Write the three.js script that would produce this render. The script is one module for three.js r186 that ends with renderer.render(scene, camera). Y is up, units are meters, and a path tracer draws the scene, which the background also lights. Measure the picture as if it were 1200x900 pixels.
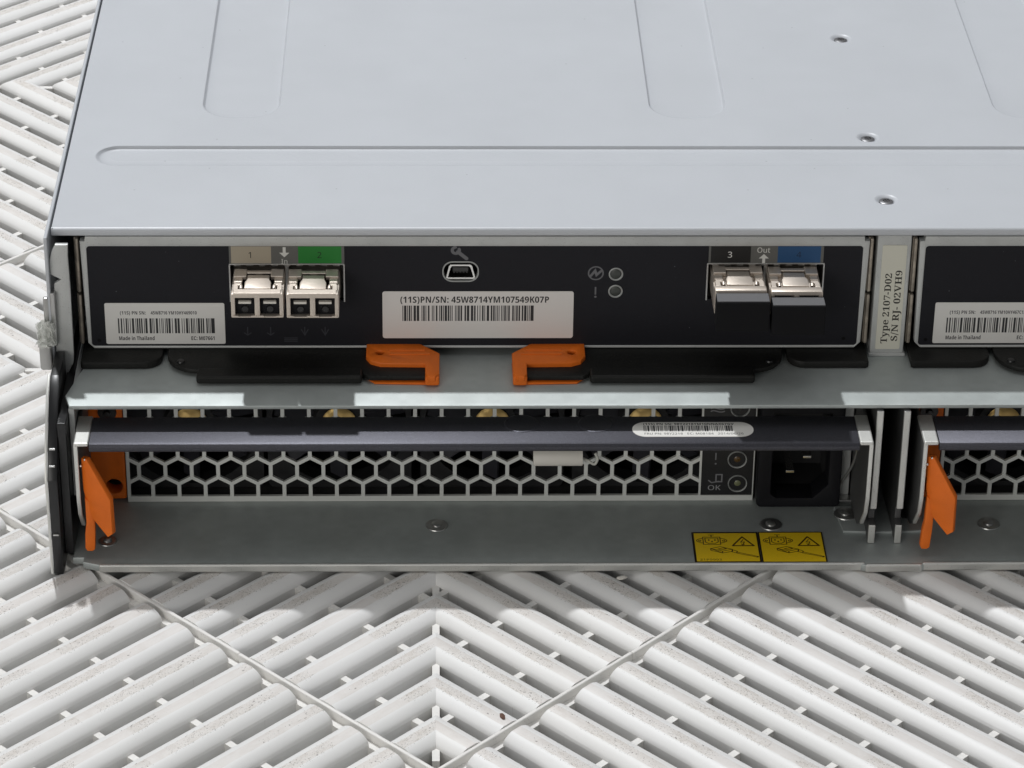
import * as THREE from 'three';
import { RoundedBoxGeometry } from 'three/addons/geometries/RoundedBoxGeometry.js';
import { mergeGeometries, toCreasedNormals } from 'three/addons/utils/BufferGeometryUtils.js';
import { RectAreaLightUniformsLib } from 'three/addons/lights/RectAreaLightUniformsLib.js';

// ---------------------------------------------------------------- camera, light, exposure
// lengths below are millimetres; S turns them into metres
const S = 0.001;
const scene = new THREE.Scene();
const camera = new THREE.PerspectiveCamera(2 * Math.atan(450 / 3771.9) * 180 / Math.PI, 4 / 3, 0.02, 60);
camera.matrix.makeBasis(
  new THREE.Vector3(0.999701, 0.010950, 0.021863), new THREE.Vector3(0.001337, 0.868306, -0.496027), new THREE.Vector3(-0.024415, 0.495908, 0.868032));
camera.quaternion.setFromRotationMatrix(camera.matrix);
camera.position.set(-20.78 * S, 472.34 * S, 736.28 * S);
camera.updateMatrixWorld();
const renderer = new THREE.WebGLRenderer({ antialias: true });
renderer.toneMapping = THREE.LinearToneMapping;
renderer.toneMappingExposure = 1.04;
renderer.shadowMap.enabled = true;
RectAreaLightUniformsLib.init();
scene.background = new THREE.Color(0.19, 0.193, 0.196);      // even grey ambient fill in place of unseen surroundings
// key lamp, then added fill panels: [what, centre, target, width, height, colour, strength]
const LIGHTS = [
  ['key', [-0.36, 2.04, -1.02], [0, 0, 0], 0.06, 0.06, [0.965, 0.98, 1.0], 3100],
  ['front', [-1.0, 0.62, 1.9], [0, 0.04, 0], 1.3, 0.9, [1.0, 0.975, 0.93], 2.75],  // added fill for the front faces
  ['over', [0.1, 2.3, -0.1], [0, 0, 0], 1.6, 1.6, [0.97, 0.985, 1.0], 0.5],  // added soft fill from overhead
  ['side', [-2.1, 0.95, -0.35], [0, 0.05, -0.1], 1.0, 0.8, [0.98, 0.99, 1.0], 1.3],  // added to brighten edges that face left
];

// ---------------------------------------------------------------- helpers
let seed = 7;
const rnd = () => { seed = (seed * 1664525 + 1013904223) >>> 0; return seed / 4294967296; };
const R = (a, b) => a + (b - a) * rnd();
const names = {};
const numbered = (n) => { const k = names[n] = (names[n] ?? -1) + 1; return k ? n + '_' + String(k).padStart(3, '0') : n; };
const origin = new Map();
const at0 = new THREE.Vector3();
function prep(g) {
  let q = g.index ? g.toNonIndexed() : g.clone();
  if (!q.attributes.normal) q.computeVertexNormals();
  for (const k of Object.keys(q.attributes)) if (!['position', 'normal', 'uv'].includes(k)) q.deleteAttribute(k);
  if (!q.userData.keepUV && !g.userData.keepUV) {           // box-projected uv, in metres
    const p = q.attributes.position, n = q.attributes.normal, uv = new Float32Array(p.count * 2);
    for (let i = 0; i < p.count; i++) {
      const ax = Math.abs(n.getX(i)), ay = Math.abs(n.getY(i)), az = Math.abs(n.getZ(i));
      const [u, v] = ay >= ax && ay >= az ? [p.getX(i), p.getZ(i)] : ax > az ? [p.getZ(i), p.getY(i)] : [p.getX(i), p.getY(i)];
      uv[2 * i] = u * S; uv[2 * i + 1] = v * S;
    }
    q.setAttribute('uv', new THREE.BufferAttribute(uv, 2));
  }
  return q;
}
function mesh(name, geos, mat, parent = scene) {            // ONE mesh in the parent's own frame, from shapes given in millimetres
  const list = [].concat(geos).map(prep);
  const g = list.length > 1 ? mergeGeometries(list) : list[0];
  const o = origin.get(parent) ?? at0;
  g.translate(-o.x, -o.y, -o.z); g.scale(S, S, S);
  const m = new THREE.Mesh(g, mat);
  m.name = parent === scene ? numbered(name) : name;
  m.castShadow = m.receiveShadow = true;
  origin.set(m, o);
  parent.add(m);
  return m;
}
const suffix = (parent) => { const seen = {}; parent.traverse((o) => { if (o === parent || !o.parent) return; const key = o.parent.uuid + o.name; const k = seen[key] = (seen[key] ?? -1) + 1; if (k) o.userData.rename = o.name + '_' + String(k).padStart(3, '0'); }); parent.traverse((o) => { if (o.userData.rename) { o.name = o.userData.rename; delete o.userData.rename; } }); };
function tag(o, label, category, group) { Object.assign(o.userData, { label, category }); if (group) o.userData.group = group; return o; }
function thing(name, label, category, at, group) {
  const o = new THREE.Group(); o.name = numbered(name); scene.add(o);
  o.position.set(at[0] * S, at[1] * S, at[2] * S); origin.set(o, new THREE.Vector3(...at));
  return tag(o, label, category, group);
}
function sub(name, parent, label) { const o = new THREE.Group(); o.name = name; parent.add(o); origin.set(o, origin.get(parent)); if (label) o.userData.label = label; return o; }
function box(x0, x1, y0, y1, z0, z1, r = 0) {
  const w = x1 - x0, h = y1 - y0, d = z1 - z0;
  const g = r > 0 ? new RoundedBoxGeometry(w, h, d, 2, Math.min(r, w / 2.01, h / 2.01, d / 2.01)) : new THREE.BoxGeometry(w, h, d);
  return g.translate((x0 + x1) / 2, (y0 + y1) / 2, (z0 + z1) / 2);
}
const shp = (pts) => new THREE.Shape(pts.map((p) => new THREE.Vector2(p[0], p[1])));
const hole = (pts) => new THREE.Path(pts.map((p) => new THREE.Vector2(p[0], p[1])));
function ext(pts, holes, z0, z1, bevel = 0) {               // outline in x, y; runs from z0 to z1
  const s = pts.isShape ? pts : shp(pts); for (const h of holes) s.holes.push(hole(h));
  const g = new THREE.ExtrudeGeometry(s, { depth: z1 - z0 - 2 * bevel, bevelEnabled: bevel > 0, bevelThickness: bevel, bevelSize: bevel, bevelOffset: -bevel, bevelSegments: 2, curveSegments: 12 });
  return toCreasedNormals(g, 0.55).translate(0, 0, z0 + bevel);
}
function extY(pts, holes, y0, y1, bevel = 0) {              // outline in x, z; runs from y0 up to y1
  return ext(pts.map((p) => [p[0], -p[1]]), holes.map((h) => h.map((p) => [p[0], -p[1]])), y0, y1, bevel).rotateX(-Math.PI / 2);
}
function extX(pts, x0, x1, bevel = 0) {                     // outline in z, y; runs from x0 to x1
  return ext(pts.map((p) => [-p[0], p[1]]), [], x0, x1, bevel).rotateY(Math.PI / 2);
}
function rr(x0, x1, y0, y1, r, n = 6) {                     // rounded rectangle, anticlockwise
  const out = [];
  for (const [cx, cy, a] of [[x1 - r, y0 + r, -90], [x1 - r, y1 - r, 0], [x0 + r, y1 - r, 90], [x0 + r, y0 + r, 180]])
    for (let i = 0; i <= n; i++) { const t = (a + 90 * i / n) * Math.PI / 180; out.push([cx + r * Math.cos(t), cy + r * Math.sin(t)]); }
  return out;
}
const circ = (cx, cy, r, n = 24, sq = 1) => Array.from({ length: n }, (_, i) => [cx + r * Math.cos(i * 2 * Math.PI / n), cy + sq * r * Math.sin(i * 2 * Math.PI / n)]);
function strip(loops, closed = true) {                      // a skin over rows of points, smooth
  const n = loops[0].length, pos = [], idx = [];
  for (const l of loops) for (const p of l) pos.push(...p);
  for (let j = 0; j + 1 < loops.length; j++) for (let i = 0; i < (closed ? n : n - 1); i++) {
    const a = j * n + i, b = j * n + (i + 1) % n, c = a + n, d = b + n; idx.push(a, b, c, b, d, c);
  }
  const g = new THREE.BufferGeometry();
  g.setAttribute('position', new THREE.Float32BufferAttribute(pos, 3)); g.setIndex(idx); g.computeVertexNormals();
  return g;
}
function lathe(pts, x, y, z, axis = 'y', seg = 28) {        // pts: [radius, height]
  const g = new THREE.LatheGeometry(pts.map((p) => new THREE.Vector2(p[0], p[1])), seg);
  if (axis === 'z') g.rotateX(Math.PI / 2);
  if (axis === 'x') g.rotateZ(-Math.PI / 2);
  return toCreasedNormals(g, 0.6).translate(x, y, z);
}
function tube(pts, r, seg = 40, rad = 8) {
  return new THREE.TubeGeometry(new THREE.CatmullRomCurve3(pts.map((p) => new THREE.Vector3(...p)), false, 'centripetal'), seg, r, rad);
}
function plateUV(g, x0, x1, y0, y1) {                       // print: uv 0..1 over the x, y rectangle
  const q = g.index ? g.toNonIndexed() : g, p = q.attributes.position, uv = new Float32Array(p.count * 2);
  for (let i = 0; i < p.count; i++) { uv[2 * i] = (p.getX(i) - x0) / (x1 - x0); uv[2 * i + 1] = (p.getY(i) - y0) / (y1 - y0); }
  q.setAttribute('uv', new THREE.BufferAttribute(uv, 2)); q.userData.keepUV = true; return q;
}

// ---------------------------------------------------------------- textures
function grid(n, salt) { const a = new Float32Array(n * n); let s = salt * 7919 + 13; for (let i = 0; i < n * n; i++) { s = (s * 1664525 + 1013904223) >>> 0; a[i] = s / 4294967296; } return a; }
const LAT = grid(256, 3);
function vn(x, y, px, py) {                                 // value noise, tiles every px, py cells
  const xi = Math.floor(x), yi = Math.floor(y), fx = x - xi, fy = y - yi, u = fx * fx * (3 - 2 * fx), v = fy * fy * (3 - 2 * fy);
  const w = (a, m) => ((a % m) + m) % m, L = (a, b) => LAT[((w(b, py) * 57 + 11) % 256) * 256 + (w(a, px) * 31 + 7 * w(b, py)) % 256];
  return (L(xi, yi) * (1 - u) + L(xi + 1, yi) * u) * (1 - v) + (L(xi, yi + 1) * (1 - u) + L(xi + 1, yi + 1) * u) * v;
}
function dataTex(w, h, f, srgb = false) {
  const d = new Uint8Array(w * h * 4);
  for (let y = 0; y < h; y++) for (let x = 0; x < w; x++) { const c = f(x, y); for (let k = 0; k < 3; k++) d[(y * w + x) * 4 + k] = Math.max(0, Math.min(255, Math.round(255 * (c.length ? c[k] : c)))); d[(y * w + x) * 4 + 3] = 255; }
  const t = new THREE.DataTexture(d, w, h); t.wrapS = t.wrapT = THREE.RepeatWrapping; t.magFilter = THREE.LinearFilter; t.minFilter = THREE.LinearMipmapLinearFilter; t.generateMipmaps = true;
  if (srgb) t.colorSpace = THREE.SRGBColorSpace; t.needsUpdate = true; return t;
}
const rep = (t, r) => { const c = t.clone(); c.repeat.set(r, r); c.needsUpdate = true; return c; };
const fine = dataTex(512, 512, () => rnd() * 0.6 + 0.2);
const soft = dataTex(256, 256, (x, y) => 0.5 * vn(x / 4, y / 4, 64, 64) + 0.3 * vn(x / 16, y / 16, 16, 16) + 0.2 * rnd());
const grain = dataTex(512, 512, (x, y) => { const v = vn(x / 2.2, y / 2.2, 512, 512); return 0.55 * v + 0.45 * rnd(); });
const mottle = (base, amp, rough = 0) => dataTex(512, 512, (x, y) => {
  const n = 0.5 * vn(x / 64, y / 64, 8, 8) + 0.3 * vn(x / 19, y / 19, 27, 27) + 0.2 * rnd() - 0.5;
  const sp = rnd() < rough ? -0.22 : 0;
  return base.map((b) => b * (1 + amp * n + sp));
}, true);
const toS = (v) => (v <= 0.0031308 ? 12.92 * v : 1.055 * Math.pow(v, 1 / 2.4) - 0.055);
const lin = (...c) => c.map(toS);
const C = (r, g, b) => new THREE.Color().setRGB(r, g, b);
const std = (o) => new THREE.MeshStandardMaterial(o);
const M = {
  paint: std({ map: rep(mottle(lin(0.515, 0.535, 0.565), 0.03, 0.00006), 6), roughness: 0.40, metalness: 0.0, bumpMap: rep(fine, 12), bumpScale: 0.00003 }),
  galv: std({ map: rep(mottle(lin(0.425, 0.458, 0.448), 0.13, 0.004), 18), roughness: 0.53, metalness: 0.45, bumpMap: rep(fine, 10), bumpScale: 0.00002 }),
  edge: std({ map: rep(mottle(lin(0.66, 0.66, 0.63), 0.10, 0.006), 14), roughness: 0.45, metalness: 0.7 }),
  shadedMetal: std({ color: C(0.10, 0.10, 0.10), roughness: 0.5, metalness: 0.5 }),  // dark tone stands for shade on arm and divider faces
  grille: std({ color: C(0.66, 0.67, 0.64), roughness: 0.5, metalness: 0.2 }),
  bezel: std({ map: rep(mottle(lin(0.50, 0.51, 0.50), 0.12, 0.006), 14), roughness: 0.45, metalness: 0.25 }),
  gasket: std({ map: rep(mottle(lin(0.34, 0.30, 0.25), 0.6, 0.05), 40), roughness: 0.45, metalness: 0.6 }),
  black: new THREE.MeshPhysicalMaterial({ specularIntensity: 0.35, color: C(0.008, 0.008, 0.010), roughness: 0.55, bumpMap: rep(grain, 14), bumpScale: 0.00003 }),
  blackGloss: std({ color: C(0.008, 0.008, 0.009), roughness: 0.32 }),
  powder: std({ map: rep(dataTex(512, 512, () => { const k = rnd() < 0.10 ? 2.2 : 0.7 + 0.4 * rnd(); return lin(0.066 * k, 0.066 * k, 0.078 * k); }, true), 42), roughness: 0.46, metalness: 0.7, bumpMap: rep(grain, 22), bumpScale: 0.00003 }),
  lever: new THREE.MeshPhysicalMaterial({ specularIntensity: 0.45, color: C(0.012, 0.012, 0.011), roughness: 0.5, bumpMap: rep(grain, 10), bumpScale: 0.00006 }),
  dark: std({ color: C(0.012, 0.012, 0.013), roughness: 0.7 }),
  darkMetal: std({ color: C(0.06, 0.06, 0.06), roughness: 0.5, metalness: 0.4 }),
  orange: new THREE.MeshPhysicalMaterial({ specularIntensity: 0.5, map: rep(mottle(lin(0.74, 0.155, 0.014), 0.12, 0.002), 20), roughness: 0.48, bumpMap: rep(grain, 10), bumpScale: 0.00004 }),
  nickel: std({ color: C(0.64, 0.57, 0.50), roughness: 0.46, metalness: 0.8, bumpMap: rep(soft, 30), bumpScale: 0.00002 }),
  chrome: std({ color: C(0.75, 0.74, 0.72), roughness: 0.22, metalness: 1 }),
  steel: std({ color: C(0.45, 0.45, 0.44), roughness: 0.32, metalness: 0.9 }),
  screw: std({ color: C(0.32, 0.32, 0.33), roughness: 0.3, metalness: 0.9 }),
  brass: std({ color: C(0.60, 0.42, 0.16), roughness: 0.35, metalness: 0.7 }),
  whitePlastic: std({ color: C(0.72, 0.69, 0.63), roughness: 0.5 }),
  rubber: new THREE.MeshPhysicalMaterial({ specularIntensity: 0.2, color: C(0.009, 0.009, 0.010), roughness: 0.75 }),
  ring: std({ color: C(0.36, 0.37, 0.36), roughness: 0.4, metalness: 0.3 }),
};

// canvases for print
function canvas(w, h, draw) {
  const c = document.createElement('canvas'); c.width = w; c.height = h; const x = c.getContext('2d'); draw(x, w, h);
  const t = new THREE.CanvasTexture(c); t.colorSpace = THREE.SRGBColorSpace; t.anisotropy = 8; t.magFilter = THREE.LinearFilter; return t;
}
function text(x, s, px, py, size, o = {}) {                 // o.fit: width in pixels
  x.save(); x.font = `${o.weight ?? ''} ${size}px ${o.font ?? 'sans-serif'}`; x.fillStyle = o.fill ?? '#1b1b1d'; x.textBaseline = 'alphabetic'; x.textAlign = 'left';
  x.translate(px, py); if (o.turn) x.rotate(o.turn);
  const w = x.measureText(s).width; if (o.fit) x.scale(o.fit / w, 1);
  if (o.center) x.translate(-w / 2, 0);
  x.fillText(s, 0, 0); x.restore();
}
function bars(x, px, py, w, h, unit, s0) {
  let s = s0; const rr1 = () => { s = (s * 1103515245 + 12345) & 0x7fffffff; return s / 0x7fffffff; };
  x.fillStyle = '#2a2a2c'; let p = px;
  while (p < px + w - unit * 3) { const b = unit * (rr1() < 0.55 ? 1 : rr1() < 0.6 ? 2 : 3), g = unit * (rr1() < 0.6 ? 1 : rr1() < 0.6 ? 2 : 3); x.fillRect(p, py, b, h); p += b + g; }
  x.fillRect(px + w - unit * 2, py, unit * 2, h);
}
function paper(x, w, h, tone) { x.fillStyle = tone; x.fillRect(0, 0, w, h); for (let i = 0; i < 500; i++) { x.fillStyle = `rgba(90,80,70,${R(0.01, 0.05)})`; x.fillRect(R(0, w), R(0, h), R(1, 4), R(1, 3)); } }
const print = (t, roughness = 0.45) => std({ map: t, roughness });

// ---------------------------------------------------------------- the ground and the white tile floor
const ground = mesh('ground', new THREE.PlaneGeometry(4000, 4000).rotateX(-Math.PI / 2).translate(0, -11.5, 0),
  std({ map: rep(mottle(lin(0.30, 0.275, 0.245), 0.3, 0.01), 5), roughness: 0.85 }));
ground.userData.kind = 'structure'; ground.userData.label = 'grey beige ground seen through the gaps of the white floor tiles';

const P = 13.03, HALF = 11 * P, CELL = 22 * P, B = [-20.3, 99.3], Q = Math.SQRT1_2, FT = 0.0015;
const uw = (u, w) => { const x = Q * (u + w), z = Q * (w - u), c = Math.cos(FT), s = Math.sin(FT); return [B[0] + c * x - s * z, B[1] + s * x + c * z]; };
const dirtMaps = [0, 1, 2, 3].map((k) => dataTex(2048, 128, (i, j) => {
  const v = j / 127, land = v > 0.35 && v < 0.65 ? 1 : 0, near = Math.exp(-(((v - 0.5) / 0.2) ** 4)), edge = Math.exp(-(((Math.abs(v - 0.5) - 0.15) / 0.018) ** 2));
  const big = vn(i / 170 + k * 5, j / 60 + k, 400, 400), blot = vn(i / 34 + k * 17, j / 11, 400, 400), scr = vn(i / 26 + k * 31, j / 1.7, 400, 400), tiny = vn(i / 2.6, j / 2.6 + k * 40, 900, 900), n = rnd(), m2 = vn(i / 5 + 90, j / 5 + k * 9, 900, 900);
  const clus = vn(i / 120 + k * 23, j / 60 + 5 * k, 400, 400), flake = vn(i / 7 + 50 * k, j / 3.5, 700, 700);
  let c = (land ? [0.745, 0.722, 0.70] : [0.765, 0.76, 0.75]).map((q) => q * (1 + 0.035 * (big - 0.5) + 0.025 * (n - 0.5)));
  let a = land * (0.05 + 0.22 * Math.max(0, blot - 0.35) + 0.10 * (m2 - 0.4) + 0.08 * n) * (0.5 + clus) + near * Math.max(0, scr - 0.88) * 2.4 * (clus > 0.5 ? 1 : 0.2);
  if (edge > 0.3 && blot > 0.5) a += 0.22 * edge * (blot - 0.3) * (0.4 + n);
  let black = 0;
  if (tiny > 0.83 && clus > 0.56 && near > 0.4) black = 0.75 * (n + 0.1);
  if (flake > 0.915 && clus > 0.48 && near > 0.5) black = 0.7;
  if (n < 0.0003) black = 0.5;
  a = Math.min(0.6, Math.max(0, a)); const dirt = clus > 0.62 ? [0.36, 0.29, 0.21] : [0.42, 0.35, 0.29];
  c = c.map((q, m) => q * (1 - a) + dirt[m] * a); a = Math.min(0.8, black); dirt[0] = 0.09; dirt[1] = 0.075; dirt[2] = 0.06;
  return lin(...c.map((q, m) => q * (1 - a) + dirt[m] * a));
}, true));
const slatMats = dirtMaps.map((t, i) => std({ map: t, roughness: 0.5, color: C(...[[1, 1, 1], [0.985, 0.985, 0.98], [1, 0.995, 0.985], [0.97, 0.97, 0.965]][i]) }));
const tilePlain = std({ map: rep(mottle(lin(0.775, 0.76, 0.73), 0.05, 0.004), 12), roughness: 0.45 });
// cross-section of a slat: half round on upright skirts, [offset across, height]
const PROFILE = (() => {
  const side = [[1.5, 0], [2.4, -0.24], [3.3, -0.64], [4.05, -1.16], [4.55, -1.75], [4.8, -2.45], [4.62, -9.6]];
  return [...side.slice().reverse().map(([x, y]) => [-x, y]), ...side];
})();
function slatGeo(mapUV, t0, t1, miter0, miter1, uOff) {     // mapUV(t along, s across) -> [x, z]
  const pos = [], uv = [], idx = [], n = PROFILE.length, N = 3;
  for (let e = 0; e <= N; e++) PROFILE.forEach(([s, y], i) => {
    const a = t0 + miter0 * s, b = t1 + miter1 * s, t = a + (b - a) * e / N, [x, z] = mapUV(t, s);
    pos.push(x, y, z); uv.push((t + uOff) / 150, 0.5 + s / 10);
  });
  for (let e = 0; e < N; e++) for (let i = 0; i + 1 < n; i++) { const a = e * n + i; idx.push(a, a + 1, a + n, a + 1, a + n + 1, a + n); }
  const body = new THREE.BufferGeometry();
  body.setAttribute('position', new THREE.Float32BufferAttribute(pos, 3)); body.setAttribute('uv', new THREE.Float32BufferAttribute(uv, 2)); body.setIndex(idx);
  body.computeVertexNormals();
  const ny = body.attributes.normal.getY(6); if (ny < 0) { body.setIndex(idx.map((_, k) => idx[k - k % 3 + [0, 2, 1][k % 3]])); body.computeVertexNormals(); }
  const parts = [toCreasedNormals(body, 0.36)];
  for (const e of [0, N]) {                                  // end faces
    const cp = [], cu = []; for (let i = 1; i + 1 < n; i++) for (const k of [0, i, i + 1]) { const o = (e * n + k) * 3; cp.push(pos[o], pos[o + 1], pos[o + 2]); cu.push(0.3 + pos[o] / 900, 0.04); }
    const c = new THREE.BufferGeometry(); c.setAttribute('position', new THREE.Float32BufferAttribute(cp, 3)); c.setAttribute('uv', new THREE.Float32BufferAttribute(cu, 2)); c.computeVertexNormals(); parts.push(c);
  }
  const g = mergeGeometries(parts); g.userData.keepUV = true; return g;
}
const inView = (x, z) => (z > -48 && z < 150 && x > -175 && x < 175) || (x > -215 && x < -96 && z > -450 && z < 150);
const floor = new THREE.Group(); floor.name = 'floor'; floor.userData.kind = 'structure'; floor.userData.label = 'white plastic interlocking floor tiles of half-round slats in chevrons'; scene.add(floor); origin.set(floor, at0);
const tiles = {};
const tileAt = (u, w) => { const k = Math.floor(u / CELL) + ',' + Math.floor(w / CELL); if (!tiles[k]) { tiles[k] = { g: sub('floor_tile', floor), small: [] }; } return tiles[k]; };
const keepBits = (x, z) => inView(x, z);
for (let ci = -2; ci <= 2; ci++) for (let cj = -2; cj <= 2; cj++) {
  const cu = ci * CELL, cw = cj * CELL;
  for (const along of ['u', 'w']) for (const side of [-1, 1]) for (const half of [-1, 1]) for (let k = 1; k <= 11; k++) {
    if (k === 11 && side < 0) continue;                      // shared with the next cell
    const recess = (along === 'u' ? half < 0 : half > 0) ? 2.3 : 0.55;
    const line = side * k * P;
    const f = (t, s) => along === 'u' ? uw(cu + half * t, cw + side * (k * P + s)) : uw(cu + side * (k * P + s), cw + half * t);
    const t1 = k === 11 ? HALF - 4.4 : k * P;
    if (t1 <= recess) continue;
    let seen = false; for (let i = 0; i <= 6; i++) { const [x, z] = f(recess + (t1 - recess) * i / 6, 0); if (inView(x, z)) seen = true; }
    if (!seen) continue;
    const [mu, mw] = along === 'u' ? [cu + half * t1 / 2, cw + line] : [cu + line, cw + half * t1 / 2];
    const T = tileAt(mu, mw);
    mesh('slat', slatGeo(f, recess, t1, 0, k === 11 ? 0 : 1, R(0, 150)), slatMats[Math.floor(rnd() * 4)], T.g);
    // connectors in the gap outside this slat
    if (k < 11) for (let q = 0; q < 13; q++) {
      const t = along === 'u' ? (half > 0 ? 13.5 + 20.6 * q : CELL - (13.5 + 20.6 * q)) : (half < 0 ? CELL - (25 + 20.5 * q) : 25 + 20.5 * q);
      if (t > (k + 0.5) * P - 1.5 || t < recess + 1) continue;
      const [x, z] = f(t, P / 2); if (!keepBits(x, z)) continue;
      T.small.push(new THREE.BoxGeometry(1.9, 6.5, 4.9).rotateY((along === 'u') === true ? Math.PI / 4 : -Math.PI / 4).translate(x, -5.9, z));
    }
  }
  // ribs on the diagonals, seen as short bars in the gaps
  for (const du of [-1, 1]) for (const dw of [-1, 1]) for (let k = 0; k <= 10; k++) {
    const d = (k + 0.5) * P, [x, z] = uw(cu + du * d, cw + dw * d); if (!keepBits(x, z)) continue;
    const alongZ = du * dw < 0;
    tileAt(cu + du * d, cw + dw * d).small.push(alongZ ? new THREE.BoxGeometry(1.9, 6.5, 5.6).translate(x, -5.6, z) : new THREE.BoxGeometry(5.6, 6.5, 1.9).translate(x, -5.6, z));
  }
}
// the upright rims along the joints between tiles
for (let i = -2; i <= 2; i++) for (const along of ['u', 'w']) for (let j = -3; j < 3; j++) for (let piece = 0; piece < 4; piece++) {
  const a = j * CELL + piece * CELL / 4, b = a + CELL / 4, off = i * CELL, L = b - a;
  const mid = (a + b) / 2, q = along === 'u' ? uw(mid, off) : uw(off, mid);
  if (!inView(...q)) continue;
  const T = along === 'u' ? tileAt(mid, off - 1) : tileAt(off + 1, mid), turn = along === 'u' ? Math.PI / 4 : -Math.PI / 4;
  const p1 = along === 'u' ? uw(mid, off) : uw(off, mid);
  T.rim = T.rim ?? [];
  T.rim.push(new RoundedBoxGeometry(L, 9.0, 1.15, 2, 0.4).rotateY(turn).translate(p1[0], -4.85, p1[1]));
  const low = along === 'u' ? uw(mid, off + 1.6) : uw(off - 1.6, mid);
  T.low = T.low ?? [];
  T.low.push(new THREE.BoxGeometry(L, 5, 2.1).rotateY(turn).translate(low[0], -5.3, low[1]));
}
for (const T of Object.values(tiles)) {
  if (T.rim) mesh('rim', T.rim, tilePlain, T.g);
  if (T.low) mesh('clip_channel', T.low, tilePlain, T.g);
  if (T.small.length) { const c = mesh('connector', T.small, tilePlain, T.g); c.userData.kind = 'stuff'; }
}
suffix(floor);

// ---------------------------------------------------------------- the enclosure
const XL = -122.4, XM = 101.6, XR = 325.6, H = 84.3, hS = 45.2, DEPTH = -420;
const enc = thing('storage_enclosure', 'wide silver grey rack enclosure with ribbed top cover standing on white floor tiles', 'enclosure', [XM, 0, -200]);
// top cover: a plate with pressed ribs
{
  const outer = [[XL + 0.9, -26.9], [XR - 0.9, -26.9], [XR - 0.9, DEPTH], [XL + 0.9, DEPTH]].map(([x, z]) => [x, -z]);
  const geos = [], holes = [];
  const press = (f, steps, endOff, endY) => {
    holes.push(f(0)); geos.push(strip(steps.map(([o, y, sh = 0]) => f(o, sh).map(([X, Y]) => [X, H + y, -Y]))));
    const s = shp(f(...endOff)); geos.push(new THREE.ShapeGeometry(s).rotateX(-Math.PI / 2).translate(0, H + endY, 0));
  };
  const stepA = [[-0.01, 0], [0.14, -0.05], [0.32, -0.28], [0.56, -0.92], [0.74, -1.06], [1.0, -1.1]];
  for (const x0 of [-86.7, 41.0, 140.0, 267.8]) {
    const f = (o) => rr(x0 + o, x0 + 22.4 - o, 95.2 + 2.6 * o, 392 - o, 9.6 - o, 10);
    press(f, stepA, [1.0], -1.1);
  }
  const g = (o, sh = 0) => rr(-114.2 + o, 317.4 - o, 64.2 + o + sh, 77.0 - o + sh, 6.38 - o, 10);
  press(g, [[-0.01, 0], [0.14, -0.04, 0.05], [0.4, -0.2, 0.25], [0.8, -0.72, 0.5], [1.4, -0.98, 0.7], [2.6, -1.05, 0.9], [4, -0.95, 1.0]], [4, 1.0], -0.95);
  const scr = [[101.6, -151.8], [101.6, -82.7], [102.0, -43.4]];
  for (const [x, z] of scr) {
    holes.push(circ(x, -z, 3.3, 28));
    geos.push(strip([[3.31, 0], [3.0, -0.05], [2.5, -0.35], [2.2, -0.7], [2.05, -0.8]].map(([r, y]) => circ(x, -z, r, 28).map(([X, Y]) => [X, H + y, -Y]))));
  }
  const s = shp(outer); for (const h of holes) s.holes.push(hole(h.slice().reverse()));
  geos.push(new THREE.ShapeGeometry(s).rotateX(-Math.PI / 2).translate(0, H, 0));
  const row = (prof) => prof.map(([z, y]) => [[XL + 0.5, y, z], [XR - 0.5, y, z]]);
  geos.push(strip(row([[-26.9, H], [-26.6, H - 0.08], [-26.3, H - 0.3], [-26.1, H - 0.65], [-26.0, H - 1.1], [-26, H - 1.8], [-26.2, H - 2.1], [-27, H - 2.2]]), false));
  geos.push(strip(row([[-27, H - 2.2], [-60, H - 2.2]]), false));
  for (const [sx, e] of [[XL, 1], [XR, -1]]) geos.push(strip([[0.9, 0], [0.6, -0.08], [0.45, -0.4], [0.45, -3]].map(([d, y]) => [[sx + e * d, H + y, -26.4], [sx + e * d, H + y, DEPTH]]), false));
  const cover = mesh('top_cover', geos, M.paint, enc);
  cover.material.side = THREE.DoubleSide;
  for (const [x, z] of scr) {
    mesh('screw', [lathe([[2.05, -0.8], [1.95, -0.45], [1.5, -0.3], [0.95, -0.25], [0.9, -0.9], [0, -0.9]], x, H, z),
      ...[0, 1, 2].map((i) => box(-0.85, 0.85, -0.75, -0.32, -0.16, 0.16).rotateY(i * Math.PI / 3 + 0.3).translate(x, H, z))], M.screw, cover);
  }
}
// side walls, back, bottom pan, shelf
for (const [x0, x1] of [[XL - 1.0, XL - 0.05], [XR + 0.05, XR + 1.0]]) mesh('side_wall', box(x0, x1, 2, H + 0.1, DEPTH, -20.5, 0.35), M.paint, enc);
mesh('back_wall', box(XL + 0.4, XR - 0.4, 2, H - 2, DEPTH + 0.5, DEPTH + 2), M.paint, enc);
const panOutline = [[-117.5, DEPTH + 3], [-117.5, 7.4], [-114.6, 7.4], [-114.6, 9.5], [-109.9, 11.2], [93, 11.3], [95, 12.1], [110, 12.1], [112, 11.3], [313, 11.3], [321, 7.4], [321, DEPTH + 3]];
const pan = mesh('bottom_pan', extY(panOutline, [], 0.35, 2.5, 0.35), M.galv, enc);
mesh('pan_lip', [box(-110.2, 95.2, 0.3, 2.75, 10.6, 11.7, 0.5), box(95.2, 110.5, 0.2, 2.65, 11.2, 12.4, 0.5), box(110.5, 313, 0.3, 2.75, 10.6, 11.7, 0.5)], M.edge, pan);
const rivet = (x, z, y = 2.5, r = 3.1) => lathe([[r, 0], [r * 0.97, 0.25], [r * 0.72, 0.42], [r * 0.46, 0.36], [r * 0.44, 0.75], [r * 0.3, 1.1], [0, 1.2]], x, y, z);
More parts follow.
